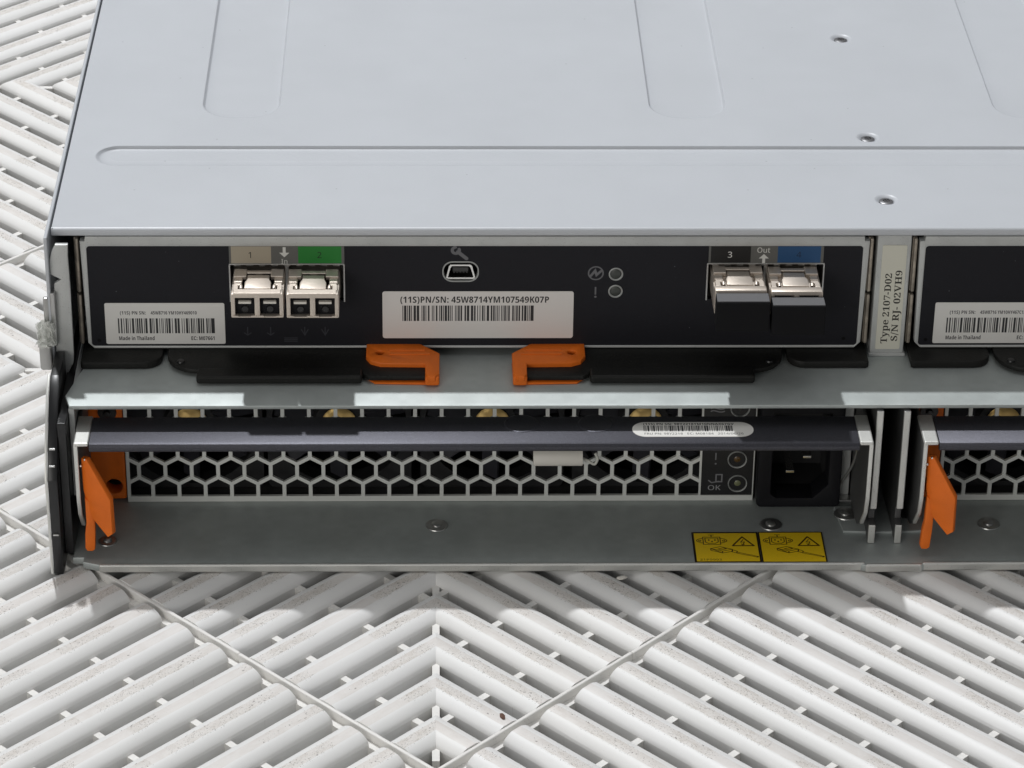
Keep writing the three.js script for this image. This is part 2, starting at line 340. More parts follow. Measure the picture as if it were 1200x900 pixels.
for (const [x, z] of [[-19.9, -8.2], [71.5, -8.2], [131.4, -8.3], [223, -8.3]]) mesh('rivet', rivet(x, z), M.steel, pan);
mesh('rivet', rivet(-108.9, -0.6, 2.5, 2.6), M.steel, pan);
const shelfOut = [[-114.8, -60], [-114.8, -21], [-118.4, -5.5], [-116.8, 0], [320, 0], [321.6, -5.5], [318, -21], [318, -60]];
mesh('shelf', extY(shelfOut, [], hS - 1.15, hS, 0.25), M.galv, enc);
mesh('shelf_back', box(-117, 320, hS - 1, hS - 0.1, DEPTH + 3, -60.2), M.galv, enc);
// left flange, latch, black rail
const flange = [[-120.6, 81.6], [-117.3, 81.6], [-117.45, 78], [-117.3, 68], [-117.5, 48.6], [-117.7, 46], [-120.0, 41.0], [-122.2, 41.0], [-122.15, 52.5], [-121.5, 70], [-119.6, 71.2], [-122.4, 72.8], [-122.4, 77], [-121.6, 79.6]];
mesh('mounting_flange', ext(flange.slice().reverse(), [], -23.4, -22, 0.25), M.bezel, enc);
mesh('side_latch', [ext(rr(-126.3, -122.9, 45.2, 52.6, 0.7), [], -21.5, -19, 0.5), ext(rr(-124.6, -123.2, 51, 66.5, 0.5), [], -21.6, -20.4, 0.3), box(-122.7, -121.3, 52, 68, -22.6, -20.2, 0.4)], M.steel, enc);
mesh('side_rail', [extX([[10.8, -0.9], [11.4, 0], [11.4, 29], [6, 38], [-2, 47], [-8, 50], [-21, 50], [-21, 0], [-10, -0.9]], -122.3, -119.7, 0.3), box(-119.7, -117.3, 2.6, 43, -60, 5.4, 0.3)], M.blackGloss, enc);
mesh('rail_lip', extX([[11.2, 0], [11.5, 0], [11.6, 29.2], [6.2, 38.3], [-1.8, 47.3], [-8, 50.4], [-8.4, 50], [-2.2, 46.8], [5.8, 37.8], [11.2, 28.9]], -123.0, -122.35, 0.05), M.edge, enc);
for (const [y, z] of [[36.6, 7.8], [32.8, 10.2], [12.4, 11.6]]) mesh('rail_stud', box(-121.8, -120.2, y - 0.25, y + 0.25, z - 0.3, z + 0.35, 0.12), M.steel, enc);
for (const [x, y] of [[-117.2, 17], [317.6, 2.6]]) mesh('bay_wall', box(x, x + 1.6, y, hS - 1.3, -60, -0.6, 0.3), M.bezel, enc);
// centre: upper post with sticker, two divider plates below
const post = mesh('centre_post', [box(98.0, 107.1, hS + 0.1, H - 2.4, -40, -26.8, 0.3)], M.bezel, enc);
mesh('post_skirt', box(97.6, 107.6, hS, hS + 0.9, -40, -26.2, 0.2), M.bezel, enc);
{
  const t = canvas(256, 1232, (x, w, h) => {
    paper(x, w, h, '#d2d0c2');
    text(x, 'Type 2107-D02', 118, h * 0.945, 96, { font: 'serif', weight: 'bold', turn: -Math.PI / 2, fit: 840, fill: '#26241f' });
    text(x, 'S/N RJ- 02VH9', 224, h * 0.925, 96, { font: 'serif', weight: 'bold', turn: -Math.PI / 2, fit: 850, fill: '#26241f' });
  });
  const s = mesh('serial_sticker', plateUV(ext(rr(99.4, 106.0, 47.3, 79.0, 0.4), [], -26.8, -26.62), 99.4, 106.0, 47.3, 79.0), print(t, 0.55), post);
  s.userData.label = 'cream strip sticker reading Type 2107-D02';
}
for (const x of [97.0, 104.2]) mesh('divider_plate', extX([[0.9, hS - 1.4], [0.9, 13.2], [-1.4, 12.6], [-1.4, 9], [1.4, 8.4], [1.4, 2.55], [-60, 2.55], [-60, hS - 1.4]], x, x + 1.75, 0.3), M.shadedMetal, enc);  // sides darkened in colour to stand for shade
for (const x of [97.0, 104.2]) for (const [y0, y1, z] of [[13.2, hS - 1.5, 1.0], [2.6, 8.4, 1.5]]) mesh('divider_lit_edge', box(x - 0.05, x + 1.8, y0, y1, z - 1.0, z + 0.1, 0.3), M.edge, enc);  // lit front edges as separate paler strips
const foot = mesh('foot_plate', extY([[89.7, -16.5], [90.9, -3.8], [98.6, -3.3], [105.8, -3.3], [113.2, -4], [113.2, -16.5]], [], 2.5, 3.3, 0.15), M.galv, enc);
mesh('rivet', rivet(92.4, -12.3, 3.3, 3.2), M.steel, foot);
mesh('rivet', rivet(110.4, -12.3, 3.3, 3.2), M.steel, foot);
// the two yellow labels on the pan
function hazard(withNumber) {
  return canvas(512, 460, (x, w, h) => {
    x.fillStyle = '#ffd61f'; x.fillRect(0, 0, w, h);
    for (let i = 0; i < 900; i++) { x.fillStyle = `rgba(${rnd() < 0.5 ? '120,90,0' : '235,200,60'},${R(0.04, 0.14)})`; x.fillRect(R(0, w), R(0, h), R(2, 9), R(2, 7)); }
    x.strokeStyle = '#241503'; x.lineJoin = 'round'; x.lineWidth = withNumber ? 26 : 14; x.strokeRect(4, 4, w - (withNumber ? 4 : 8), h - 8);
    x.lineWidth = 7; x.strokeStyle = '#3a2205';
    // power inlet, seen from the front
    x.beginPath(); x.ellipse(150, 130, 116, 44, 0, 0, 7); x.stroke();
    x.fillStyle = '#ffd61f'; x.fillRect(84, 76, 132, 112); x.strokeRect(84, 76, 132, 112);
    x.beginPath(); x.moveTo(100, 92); x.lineTo(200, 92); x.lineTo(200, 150); x.lineTo(176, 172); x.lineTo(124, 172); x.lineTo(100, 150); x.closePath(); x.stroke();
    x.fillStyle = '#3a2205'; for (const [a, b] of [[122, 112], [170, 112], [146, 136]]) x.fillRect(a, b, 12, 18);
    for (const a of [58, 242]) { x.beginPath(); x.arc(a, 132, 9, 0, 7); x.stroke(); }
    x.beginPath(); x.moveTo(150, 76); x.lineTo(150, 44); x.moveTo(128, 44); x.lineTo(172, 44); x.stroke();
    // warning triangle with a bolt
    x.lineWidth = 13; x.beginPath(); x.moveTo(388, 74); x.lineTo(470, 208); x.lineTo(306, 208); x.closePath(); x.stroke();
    x.lineWidth = 7; x.beginPath(); x.moveTo(394, 112); x.lineTo(372, 156); x.lineTo(402, 150); x.lineTo(384, 196); x.moveTo(374, 178); x.lineTo(384, 196); x.lineTo(404, 182); x.stroke();
    // plug with its cord
    x.lineWidth = 7;
    const poly = (...p) => { x.beginPath(); p.forEach(([a, b], i) => (i ? x.lineTo(a, b) : x.moveTo(a, b))); x.closePath(); x.stroke(); };
    poly([134, 250], [210, 222], [300, 262], [300, 292], [222, 318], [134, 276]); poly([134, 250], [222, 290], [222, 318]); poly([222, 290], [300, 262]);
    poly([190, 256], [232, 242], [256, 254], [214, 270]);
    poly([300, 268], [334, 290], [330, 318], [292, 300]);
    x.beginPath(); x.moveTo(330, 300); x.bezierCurveTo(380, 330, 420, 336, 492, 372); x.moveTo(326, 318); x.bezierCurveTo(380, 346, 430, 354, 486, 384); x.stroke();
    x.beginPath(); x.arc(488, 376, 8, 0, 7); x.fill();
    if (withNumber) text(x, '21P9993', 40, 432, 40, { fit: 170, fill: '#3a2205' });
  });
}
{
  const lab = (x0, x1, tex) => { const g = plateUV(ext(rr(x0, x1, -10.9, 4.3, 0.3), [], 0, 0.14), x0, x1, -10.9, 4.3).rotateX(-Math.PI / 2).translate(0, 2.5, 0); g.userData.keepUV = true; return mesh('warning_label', g, print(tex, 0.5), pan); };
  lab(49.4, 67.45, hazard(true)).userData.label = 'left yellow warning label with a dark border';
  lab(67.55, 85.15, hazard(false)).userData.label = 'right yellow warning label with a worn border';
}

// ---------------------------------------------------------------- controller cards
const FZ = -27;                                             // the plane of the face
const facePrint = canvas(2048, 304, (x, w, h) => {
  const X = (mm) => (mm + 113.1) / 207.4 * w, Y = (mm) => (78.8 - mm) / 30.5 * h, k = w / 207.4;
  x.fillStyle = '#1f1f24'; x.fillRect(0, 0, w, h);
  for (let i = 0; i < 2600; i++) { x.fillStyle = `rgba(${rnd() < 0.6 ? '70,70,78' : '0,0,0'},${R(0.03, 0.16)})`; x.fillRect(R(0, w), R(0, h), R(1, 5), R(1, 3)); }
  for (let i = 0; i < 26; i++) { x.fillStyle = `rgba(150,150,155,${R(0.2, 0.6)})`; x.beginPath(); x.arc(R(0, w), R(0, h), R(0.5, 1.6), 0, 7); x.fill(); }
  const grey = '#6d6d70';
  x.strokeStyle = grey; x.fillStyle = grey; x.lineCap = 'round';
  // spanner
  x.lineWidth = 1.05 * k; x.beginPath(); x.moveTo(X(-14.2), Y(76.9)); x.lineTo(X(-11.9), Y(74.9)); x.stroke();
  x.lineWidth = 0.85 * k; x.beginPath(); x.arc(X(-14.75), Y(77.35), 0.95 * k, -0.4, 4.6); x.stroke();
  // power ring with bolt, exclamation mark
  x.lineWidth = 0.42 * k; x.beginPath(); x.arc(X(22.8), Y(70.45), 1.95 * k, 0, 7); x.stroke();
  x.lineWidth = 0.7 * k; x.beginPath(); x.moveTo(X(21.5), Y(69.7)); x.lineTo(X(22.6), Y(71.2)); x.lineTo(X(23.0), Y(69.9)); x.lineTo(X(24.2), Y(71.1)); x.stroke();
  x.fillRect(X(22.6), Y(66.3), 0.45 * k, 2.4 * k); x.beginPath(); x.arc(X(22.85), Y(63.3), 0.32 * k, 0, 7); x.fill();
  // small arrows and bars under ports 1 and 2
  x.strokeStyle = '#3b3b40'; x.lineWidth = 0.3 * k;
  for (const [a, up] of [[-70.9, 0], [-64.7, 0], [-55.5, 1], [-50, 1]]) { x.beginPath(); x.moveTo(X(a), Y(54)); x.lineTo(X(a), Y(51.6)); x.moveTo(X(a - 0.9), Y(up ? 53.3 : 52.3)); x.lineTo(X(a), Y(51.6)); x.lineTo(X(a + 0.9), Y(up ? 53.3 : 52.3)); x.stroke(); }
  for (const y of [50.7, 50.2, 49.7]) { x.beginPath(); x.moveTo(X(-61), Y(y)); x.lineTo(X(-57.6), Y(y)); x.stroke(); }
  x.fillStyle = '#060607'; x.beginPath(); x.arc(X(90.6), Y(50.4), 0.5 * k, 0, 7); x.fill(); x.beginPath(); x.arc(X(-111), Y(50), 0.5 * k, 0, 7); x.fill();
});
const portStrip = (a, b, ta, tb, na, nb, ca, cb, out) => canvas(768, 134, (x, w, h) => {
  x.fillStyle = '#5f5f5c'; x.fillRect(0, 0, w, h);
  for (let i = 0; i < 500; i++) { x.fillStyle = `rgba(${rnd() < 0.5 ? '40,40,40' : '130,130,126'},0.12)`; x.fillRect(R(0, w), R(0, h), R(2, 8), R(1, 4)); }
  x.save(); x.fillStyle = ca; x.fillRect(14, 2, w * 0.36 - 10, h - 8); x.fillStyle = cb; x.fillRect(w * 0.60, 2, w * 0.375, h - 8);
  text(x, na, w * 0.185, h * 0.66, 62, { center: true, fill: ta }); text(x, nb, w * 0.785, h * 0.66, 62, { center: true, fill: tb }); x.restore();
  x.fillStyle = '#d4d4cf'; x.strokeStyle = '#d4d4cf';
  const arrow = (cx, y0, y1) => { const s = Math.sign(y1 - y0); x.fillRect(cx - 10, Math.min(y0, y1 - s * 26), 20, Math.abs(y1 - y0) - 20); x.beginPath(); x.moveTo(cx - 34, y1 - s * 34); x.lineTo(cx + 34, y1 - s * 34); x.lineTo(cx, y1); x.fill(); };
  if (out) { text(x, 'Out', w * 0.475, h * 0.38, 54, { center: true, fill: '#d4d4cf' }); arrow(w * 0.48, h - 6, h * 0.46); }
  else { arrow(w * 0.48, 8, h * 0.62); text(x, 'In', w * 0.48, h * 0.98, 50, { center: true, fill: '#c4c4bf' }); }
});
const strip12 = print(portStrip(0, 0, '#151310', '#06140a', '1', '2', '#a69c8a', '#1c7a2c', false), 0.5);
const strip34 = print(portStrip(0, 0, '#e4e4e0', '#081a33', '3', '4', '#131314', '#1d4a76', true), 0.5);
const smallLabel = (no) => canvas(1024, 404, (x, w, h) => {
  paper(x, w, h, '#dcdad6');
  text(x, '(11S) PN SN:', 128, 112, 46, { weight: 'bold', fit: 225, fill: '#333336' }); text(x, no, 392, 112, 46, { weight: 'bold', fit: 395, fill: '#333336' });
  bars(x, 108, 150, 828, 148, 6, 77 + no.length * 3 + no.charCodeAt(no.length - 2));
  text(x, 'Made in Thailand', 108, 366, 52, { weight: 'bold', fit: 310 }); text(x, 'EC: M07661', 728, 366, 52, { weight: 'bold', fit: 208 });
});
const bigLabel = canvas(1440, 400, (x, w, h) => {
  paper(x, w, h, '#dbd8d4');
  text(x, '(11S)PN/SN: 45W8714YM107549K07P', 132, 96, 74, { fit: 1125, weight: 'bold' });
  bars(x, 150, 120, 990, 132, 6, 991);
});
const LIP_SIDE = { l: [-84, -39.7], org: [-38.8, -19.1] };
function controllerCard(label, serial) {
  const g = thing('controller_card', label, 'controller card', [-9.4, 48, -60], 'controller cards in the upper bays');
  const slots = [[-75.3, -44.5, 62.2, 73.15], [52.6, 84.1, 62.6, 73.3]];
  const usb = rr(-18.3, -8.6, 67.95, 74.05, 2.7, 8);
  const rect = ([a, b, c, d]) => [[a, c], [a, d], [b, d], [b, c]];
  mesh('card_frame', [ext([[-114.0, 49.4], [-112.4, 47.7], [93.6, 47.7], [95.2, 49.4], [95.9, 80.2], [94.6, 80.2], [94.4, 81.6], [-113.2, 81.6], [-113.4, 80.2], [-114.7, 80.2]], [rr(-113.0, 94.2, 48.4, 78.7, 0.9).reverse()], -29.5, FZ + 0.25, 0.2)], M.bezel, g);
  for (const x of [-116.1, 96.1]) for (const [y0, y1] of [[48.6, 63.6], [64.4, 80.6]]) mesh('spring_gasket', [box(x, x + 1.0, y0, y1, -32, -27.4, 0.4), box(x - 0.3, x + 0.2, y0, y1, -33, -28.4, 0.2)], M.gasket, g);
  mesh('card_body', [box(-113.6, 94.8, 48.2, 80.6, -150, -47), box(-113.6, 94.8, 47.9, 48.6, -47, -30), box(-113.6, 94.8, 80.4, 81, -47, -30), box(-113.8, -113.1, 48.2, 80.6, -47, -30), box(94.2, 94.9, 48.2, 80.6, -47, -30)], M.darkMetal, g);
  const face = ext(rr(-113.05, 94.25, 48.35, 78.75, 0.9), [...slots.map(rect), usb.slice().reverse()], -28.6, FZ, 0);
  const fp = mesh('faceplate', plateUV(face, -113.1, 94.3, 48.3, 78.8), new THREE.MeshPhysicalMaterial({ map: facePrint, roughness: 0.55, specularIntensity: 0.4, bumpMap: rep(grain, 1), bumpScale: 0.00002 }), g);
  // port openings: a bright folded rim and a dark cage behind
  for (const [a, b, c, d] of slots) {
    mesh('port_cage', [box(a - 0.1, a + 0.35, c - 0.3, d, -46, FZ + 0.3, 0.1), box(b - 0.35, b + 0.1, c - 0.3, d, -46, FZ + 0.3, 0.1), box(a, b, d - 0.1, d + 0.25, -46, FZ + 0.25, 0.1), ...Array.from({ length: 9 }, (_, i) => box(a + 1.4 + i * 3.3, a + 3.1 + i * 3.3, d - 0.75, d - 0.15, -40, FZ - 0.3, 0.1))], M.steel, g);
    mesh('cage_interior', [box(a, b, c, d, -46.5, -45), box((a + b) / 2 - 0.45, (a + b) / 2 + 0.45, c - 0.6, d, -46, FZ - 0.4)], M.steel, g);
    mesh('cage_floor', box(a, b, c - 0.6, c, -46, FZ - 0.1), M.steel, g);
  }
  mesh('port_label', plateUV(ext(rr(-75.2, -44.5, 73.3, 78.7, 0.15), [], FZ, FZ + 0.12), -75.2, -44.5, 73.3, 78.7), strip12, g).userData.label = 'port label strip with beige 1 and green 2';
  mesh('port_label', plateUV(ext(rr(52.9, 83.7, 73.45, 78.7, 0.15), [], FZ, FZ + 0.12), 52.9, 83.7, 73.45, 78.7), strip34, g).userData.label = 'port label strip with black 3 and blue 4';
  // service socket
  const sock = mesh('service_socket', [ext(rr(-18.35, -8.55, 67.9, 74.1, 2.75, 8), [rr(-18.0, -8.9, 68.25, 73.75, 2.45, 8).reverse()], -29, FZ + 0.15)], M.ring, g);
  const trap = (o) => [[-17.3 + o, 69.2], [-17.2 + o, 68.7 + o], [-9.7 - o, 68.7 + o], [-9.6 - o, 69.4], [-10.4 - o, 72.6 - o], [-10.9 - o, 73.0 - o], [-16.2 + o, 73.0 - o], [-16.6 + o, 72.4 - o]];
  mesh('socket_shell', ext(trap(0), [trap(0.42).reverse()], -33, FZ - 0.1), M.chrome, sock);
  mesh('socket_contacts', [box(-15.6, -11.4, 70.4, 71.7, -33, -28.0, 0.1), ...Array.from({ length: 5 }, (_, i) => box(-15.4 + i * 0.85, -15.0 + i * 0.85, 70.1, 70.5, -33, -27.9))], M.darkMetal, sock);
  mesh('socket_well', box(-18.3, -8.6, 67.9, 74.1, -34, -33), M.dark, sock);
  for (const y of [70.2, 65.0]) { const l = mesh('indicator_light', lathe([[1.95, -0.2], [1.95, 0.18], [1.7, 0.25], [1.5, 0.1], [1.5, -0.2]], 28.2, y, FZ, 'z'), M.ring, g); mesh('lens', lathe([[1.5, 0], [1.2, 0.16], [0, 0.25]], 28.2, y, FZ - 0.05, 'z'), std({ color: C(0.05, 0.055, 0.05), roughness: 0.35 }), l); }
  mesh('barcode_label', plateUV(ext(rr(-109.1, -76.95, 49.0, 61.5, 0.5), [], FZ, FZ + 0.14), -109.1, -76.95, 49.0, 61.5), print(smallLabel(serial), 0.5), g).userData.label = 'smaller white barcode label at the left end of the card';
  mesh('barcode_label', plateUV(ext(rr(-34.45, 17.0, 50.7, 65.0, 0.7), [], FZ, FZ + 0.14), -34.45, 17.0, 50.7, 65.0), print(bigLabel, 0.5), g).userData.label = 'larger white barcode label in the middle of the card';
  // ejector levers lying on the shelf, mirrored about x = -9.35
  for (const m of [1, -1]) {
    const X = (x) => (m > 0 ? x : -18.7 - x), pl = (pts) => { const q = pts.map(([x, z]) => [X(x), z]); return m > 0 ? q : q.reverse(); }, bx = (a, b, ...r) => box(Math.min(X(a), X(b)), Math.max(X(a), X(b)), ...r);
    const arc = Array.from({ length: 8 }, (_, i) => { const t = (1 - i / 7) * Math.PI / 2; return [-83.9 - 8.6 * Math.sin(t), -24.6 + 9.2 * Math.cos(t)]; });
    const lever = mesh('ejector_lever', [extY(pl([[-92.5, -30], ...arc, [-83, -14.2], [-39.7, -14.2], [-39.7, -13.2], [-38, -11.6], [-22.6, -11.6], [-22.6, -19], [-35, -21], [-36, -30]]), [], 46.1, 47.5, 0.3),
      bx(-84, -39.8, 45.6, 48.1, -15.6, -10.5, 0.8)], M.lever, g);
    mesh('pivot_pin', lathe([[0, 0.5], [0.9, 0.45], [1.1, 0.1], [1.1, -0.3]], X(-88.6), 47.5, -19.6), M.blackGloss, lever);
    const hx = (i) => [X(-35.2), -22.4];
    const grip = mesh('orange_grip', [extY(pl([[-38.9, -27.4], [-38.9, -20.6], [-37.6, -18], [-35, -16.6], [-23.0, -16.3], [-22.9, -10.6], [-22.2, -9.4], [-20.4, -9.4], [-19.2, -11], [-19.1, -22], [-24.4, -27.4]]), [circ(hx()[0], hx()[1], 1.15, 16)], 46.9, 48.8, 0.35),
      extY(pl([[-38.4, -27], [-38.4, -13.5], [-36.4, -11.2], [-20.4, -10.6], [-19.2, -11.5], [-19.1, -22], [-24.4, -27]]), [], 45.3, 45.75, 0.1), bx(-23, -19.15, 45.5, 48.2, -16.5, -9.7, 0.6)], M.orange, g);
    for (const z of [-23.6, -21.5]) mesh('raised_lettering', bx(-32.6, -21.6 - (z < -22 ? 1.4 : 0), 48.75, 49.0, z - 0.45, z + 0.45, 0.1), M.orange, grip);
    const foot = Array.from({ length: 7 }, (_, i) => { const t = i / 6 * Math.PI / 2; return [-98.4 + 4.6 * Math.sin(t), -24.4 + 4.9 * Math.cos(t)]; });
    mesh('pivot_block', extY(pl([[-115.6, -32], [-115.6, -20], [-114.9, -19.5], ...foot, [-93.8, -32]]), [], 45.25, 47.4, 0.4), M.lever, g);
  }
  suffix(g); return g;
}
controllerCard('black controller card in left upper bay with four metal ports and two white labels', '45W8716 YM10HY469010');
const rightCard = controllerCard('black controller card in right upper bay, cut off, one white label showing', '45W8716 YM10HY467C12');
rightCard.position.x += 224 * S;

// ---------------------------------------------------------------- transceivers and dust plugs
function transceiver(label, x, y, z, open) {
  const g = thing('optical_transceiver', label, 'transceiver', [x, y - 7, z], 'transceivers plugged into the left card');
  const b = (a, c, d, e, f, h, r = 0.12) => box(x + a, x + c, y + d, y + e, z + f, z + h, r);
  const o1 = [[x - 5.85, y - 6.75], [x - 5.85, y - 1.2], [x - 0.7, y - 1.2], [x - 0.7, y - 6.75]], o2 = o1.map(([a, c]) => [a + 6.55, c]);
  const outline = rr(x - 6.9, x + 6.9, y - 7.1, y, 0.35, 3);
  const body = mesh('shell', [ext(outline, [o1.slice(), o2.slice()], z - 2.6, z, 0.12), b(-6.9, -6.2, -7, -1.2, -34, -2.5), b(6.2, 6.9, -7, -1.2, -34, -2.5), b(-6.5, 6.5, -7.05, -6.5, -34, -2.5), b(-0.75, 0.75, -6.6, -1.5, -15, -2.5)], M.nickel, g);
  mesh('top_well', b(-6.8, 6.8, -2, -1.15, -34, -2.6), M.nickel, g);
  mesh('collar', [b(-6.6, -3.2, -1.2, 0.1, -14.2, -9.9, 0.2), b(3.2, 6.6, -1.2, 0.1, -14.2, -9.9, 0.2), b(-3.3, 3.3, -0.5, 0.05, -13.4, -11.9, 0.25), b(-6.55, -4.2, -1.2, -0.35, -9.9, -7.4, 0.3), b(4.2, 6.55, -1.2, -0.35, -9.9, -7.4, 0.3)], M.nickel, g);
  mesh('latch', [extY([[x - 2.9, z - 10.4], [x - 2.9, z - 8.2], [x - 3.5, z - 6.4], [x - 3.5, z - 2.9], [x + 3.5, z - 2.9], [x + 3.5, z - 6.4], [x + 2.9, z - 8.2], [x + 2.9, z - 10.4]], [], y - 1.2, y + 0.25, 0.25)], M.nickel, g);
  for (const s of [-1, 1]) mesh('latch_hook', [b(s * 5.3 - 1.1, s * 5.3 + 1.1, -1.2, -0.1, -6.6, -5.2, 0.3), tube([[x + s * 4.5, y - 0.5, z - 5.4], [x + s * 4.4, y + 0.1, z - 4.2], [x + s * 4.3, y - 0.2, z - 3]], 0.5, 10, 6), b(s * 5.8 - 0.7, s * 5.8 + 0.7, -1, -0.02, -5.4, -2.6, 0.2)], M.nickel, g);
  if (open) {
    mesh('front_lip', b(-6.3, 6.3, -0.35, 0.22, -2.5, -0.05, 0.2), M.nickel, g);
    for (const s of [-1, 1]) {
      mesh('bore', b(s * 3.35 - 2.48, s * 3.35 + 2.48, -6.75, -1.15, -15.5, -1.7, 0), M.black, g);
      mesh('bore_shutter', b(s * 3.3 - 1.7, s * 3.3 + 1.7, -3.35, -2.65, -2.0, -0.7, 0.15), M.whitePlastic, g);
      mesh('ferrule', lathe([[1.3, 0], [1.3, 6], [0.9, 6.6], [0, 6.6]], x + s * 3.3, y - 5.3, z - 8.0, 'z'), M.blackGloss, g);
      mesh('front_foot', [b(s * 5.75 - 0.75, s * 5.75 + 0.75, -6.72, -6.4, -1, 0.3, 0.1), b(s * 0.95 - 0.7, s * 0.95 + 0.7, -6.72, -6.38, -1, 0.25, 0.1)], M.nickel, g);
    }
  } else mesh('front_lip', b(-6.0, 6.0, -0.55, -0.15, -2.5, -1.6, 0.15), M.nickel, g);
  suffix(g); return g;
}
transceiver('silver transceiver plugged into port 1 under the beige label', -67.2, 72.2, -12, true);
transceiver('silver transceiver plugged into port 2 under the green label', -52.6, 72.1, -12, true);
transceiver('silver transceiver with black plug in port 3 under the black label', 60.6, 72.6, -13.2, false);
transceiver('silver transceiver with black plug in port 4 under the blue label', 75.4, 72.4, -12.8, false);
function dustPlug(label, x, y, z) {
  const g = thing('dust_plug', label, 'dust plug', [x, y - 8, z], 'black plugs in ports 3 and 4');
  mesh('plug_body', box(x - 7.05, x + 7.05, y - 8.6, y, z - 0.2, z + 5.0, 0.25), M.rubber, g);
  mesh('plug_prong', [box(x - 5.4, x - 1.1, y - 7, y - 2, z - 11, z - 0.1, 0.3), box(x + 1.1, x + 5.4, y - 7, y - 2, z - 11, z - 0.1, 0.3)], M.rubber, g);
  const t = mesh('plug_lit_top', box(x - 6.9, x + 6.9, y, y + 0.25, z, z + 4.6, 0.1), std({ color: C(0.11, 0.11, 0.115), roughness: 0.7, bumpMap: rep(grain, 12), bumpScale: 0.00005 }), g);  // paler grey paints the light falling on the black plug top
  t.userData.label = 'top face coloured grey as if lit from above';
  suffix(g);
}
dustPlug('black rubber dust plug closing port 3, beside the narrow gap', 60.9, 71.6, -13.0);
dustPlug('black rubber dust plug closing port 4 under the blue label', 75.6, 70.7, -12.6);

// ---------------------------------------------------------------- power supplies
const GZ = -20.7, PITCH = 7.22;
function clipPoly(pts, x0, x1, y0, y1) {
  const cut = (p, inside, hit) => { const o = []; p.forEach((a, i) => { const b = p[(i + 1) % p.length], ia = inside(a), ib = inside(b); if (ia) o.push(a); if (ia !== ib) o.push(hit(a, b)); }); return o; };
  const hx = (v) => (a, b) => { const t = (v - a[0]) / (b[0] - a[0]); return [v, a[1] + t * (b[1] - a[1])]; }, hy = (v) => (a, b) => { const t = (v - a[1]) / (b[1] - a[1]); return [a[0] + t * (b[0] - a[0]), v]; };
  let q = cut(pts, (p) => p[0] > x0, hx(x0)); q = cut(q, (p) => p[0] < x1, hx(x1)); q = cut(q, (p) => p[1] > y0, hy(y0)); return cut(q, (p) => p[1] < y1, hy(y1));
}
const statusPrint = canvas(256, 720, (x, w, h) => {
  x.fillStyle = '#141416'; x.fillRect(0, 0, w, h);
  for (let i = 0; i < 700; i++) { x.fillStyle = `rgba(${rnd() < 0.5 ? '0,0,0' : '80,80,86'},0.12)`; x.fillRect(R(0, w), R(0, h), R(1, 6), R(1, 4)); }
  const k = w / 14.2, X = (mm) => (mm - 53.1) * k, Y = (mm) => h - (mm - 4.3) / 39.7 * h, kk = h / 39.7;
  x.strokeStyle = '#77777a'; x.fillStyle = '#77777a'; x.lineWidth = 7; x.lineCap = 'round';
  for (const y of [31.9, 31.0]) { x.beginPath(); x.moveTo(X(55), Y(y)); x.bezierCurveTo(X(56), Y(y + 0.8), X(57), Y(y - 0.8), X(58.6), Y(y)); x.stroke(); }
  x.fillRect(X(56.7), Y(17.8), 6, 2.3 * kk); x.beginPath(); x.arc(X(56.9), Y(14.3), 5, 0, 7); x.fill();
  x.strokeRect(X(57.2), Y(10.8), 1.6 * k, 2.3 * kk); x.beginPath(); x.moveTo(X(58), Y(8.6)); x.lineTo(X(56), Y(8.2)); x.lineTo(X(55.2), Y(8.9)); x.stroke();
  text(x, 'OK', X(54.9), Y(5.8), 40, { fit: 3.7 * k, fill: '#9a9a9c' });
});
const psuLabel = canvas(1280, 300, (x, w, h) => {
  paper(x, w, h, '#e2e0db');
  text(x, '(11S) PN SN: 98Y2218YM10NNAX67GV', 120, 62, 58, { fit: 960, weight: 'bold' });
  bars(x, 120, 74, 940, 118, 6, 4321);
  text(x, 'FRU PN: 98Y2218   EC: M08184   2014/06/26', 120, 258, 52, { fit: 1050 });
});
const hexHoles = [];
for (let r = -1; r <= 4; r++) for (let i = -3; i < 24; i++) {
  const cx = -90.75 + PITCH * (i + (r % 2 ? 0.5 : 0)), cy = 12.5 + 6.253 * r, rad = (PITCH - 1.02) / Math.sqrt(3);
  const hex = Array.from({ length: 6 }, (_, j) => { const t = Math.PI / 6 + j * Math.PI / 3; return [cx + rad * Math.cos(t), cy + rad * Math.sin(t)]; });
  const c = clipPoly(hex, -104.1, 52.5, 4.35, 42.2);
  if (c.length > 2) { let a = 0; c.forEach((p, j) => { const q = c[(j + 1) % c.length]; a += p[0] * q[1] - q[0] * p[1]; }); if (Math.abs(a) > 1.2) hexHoles.push(c); }
}
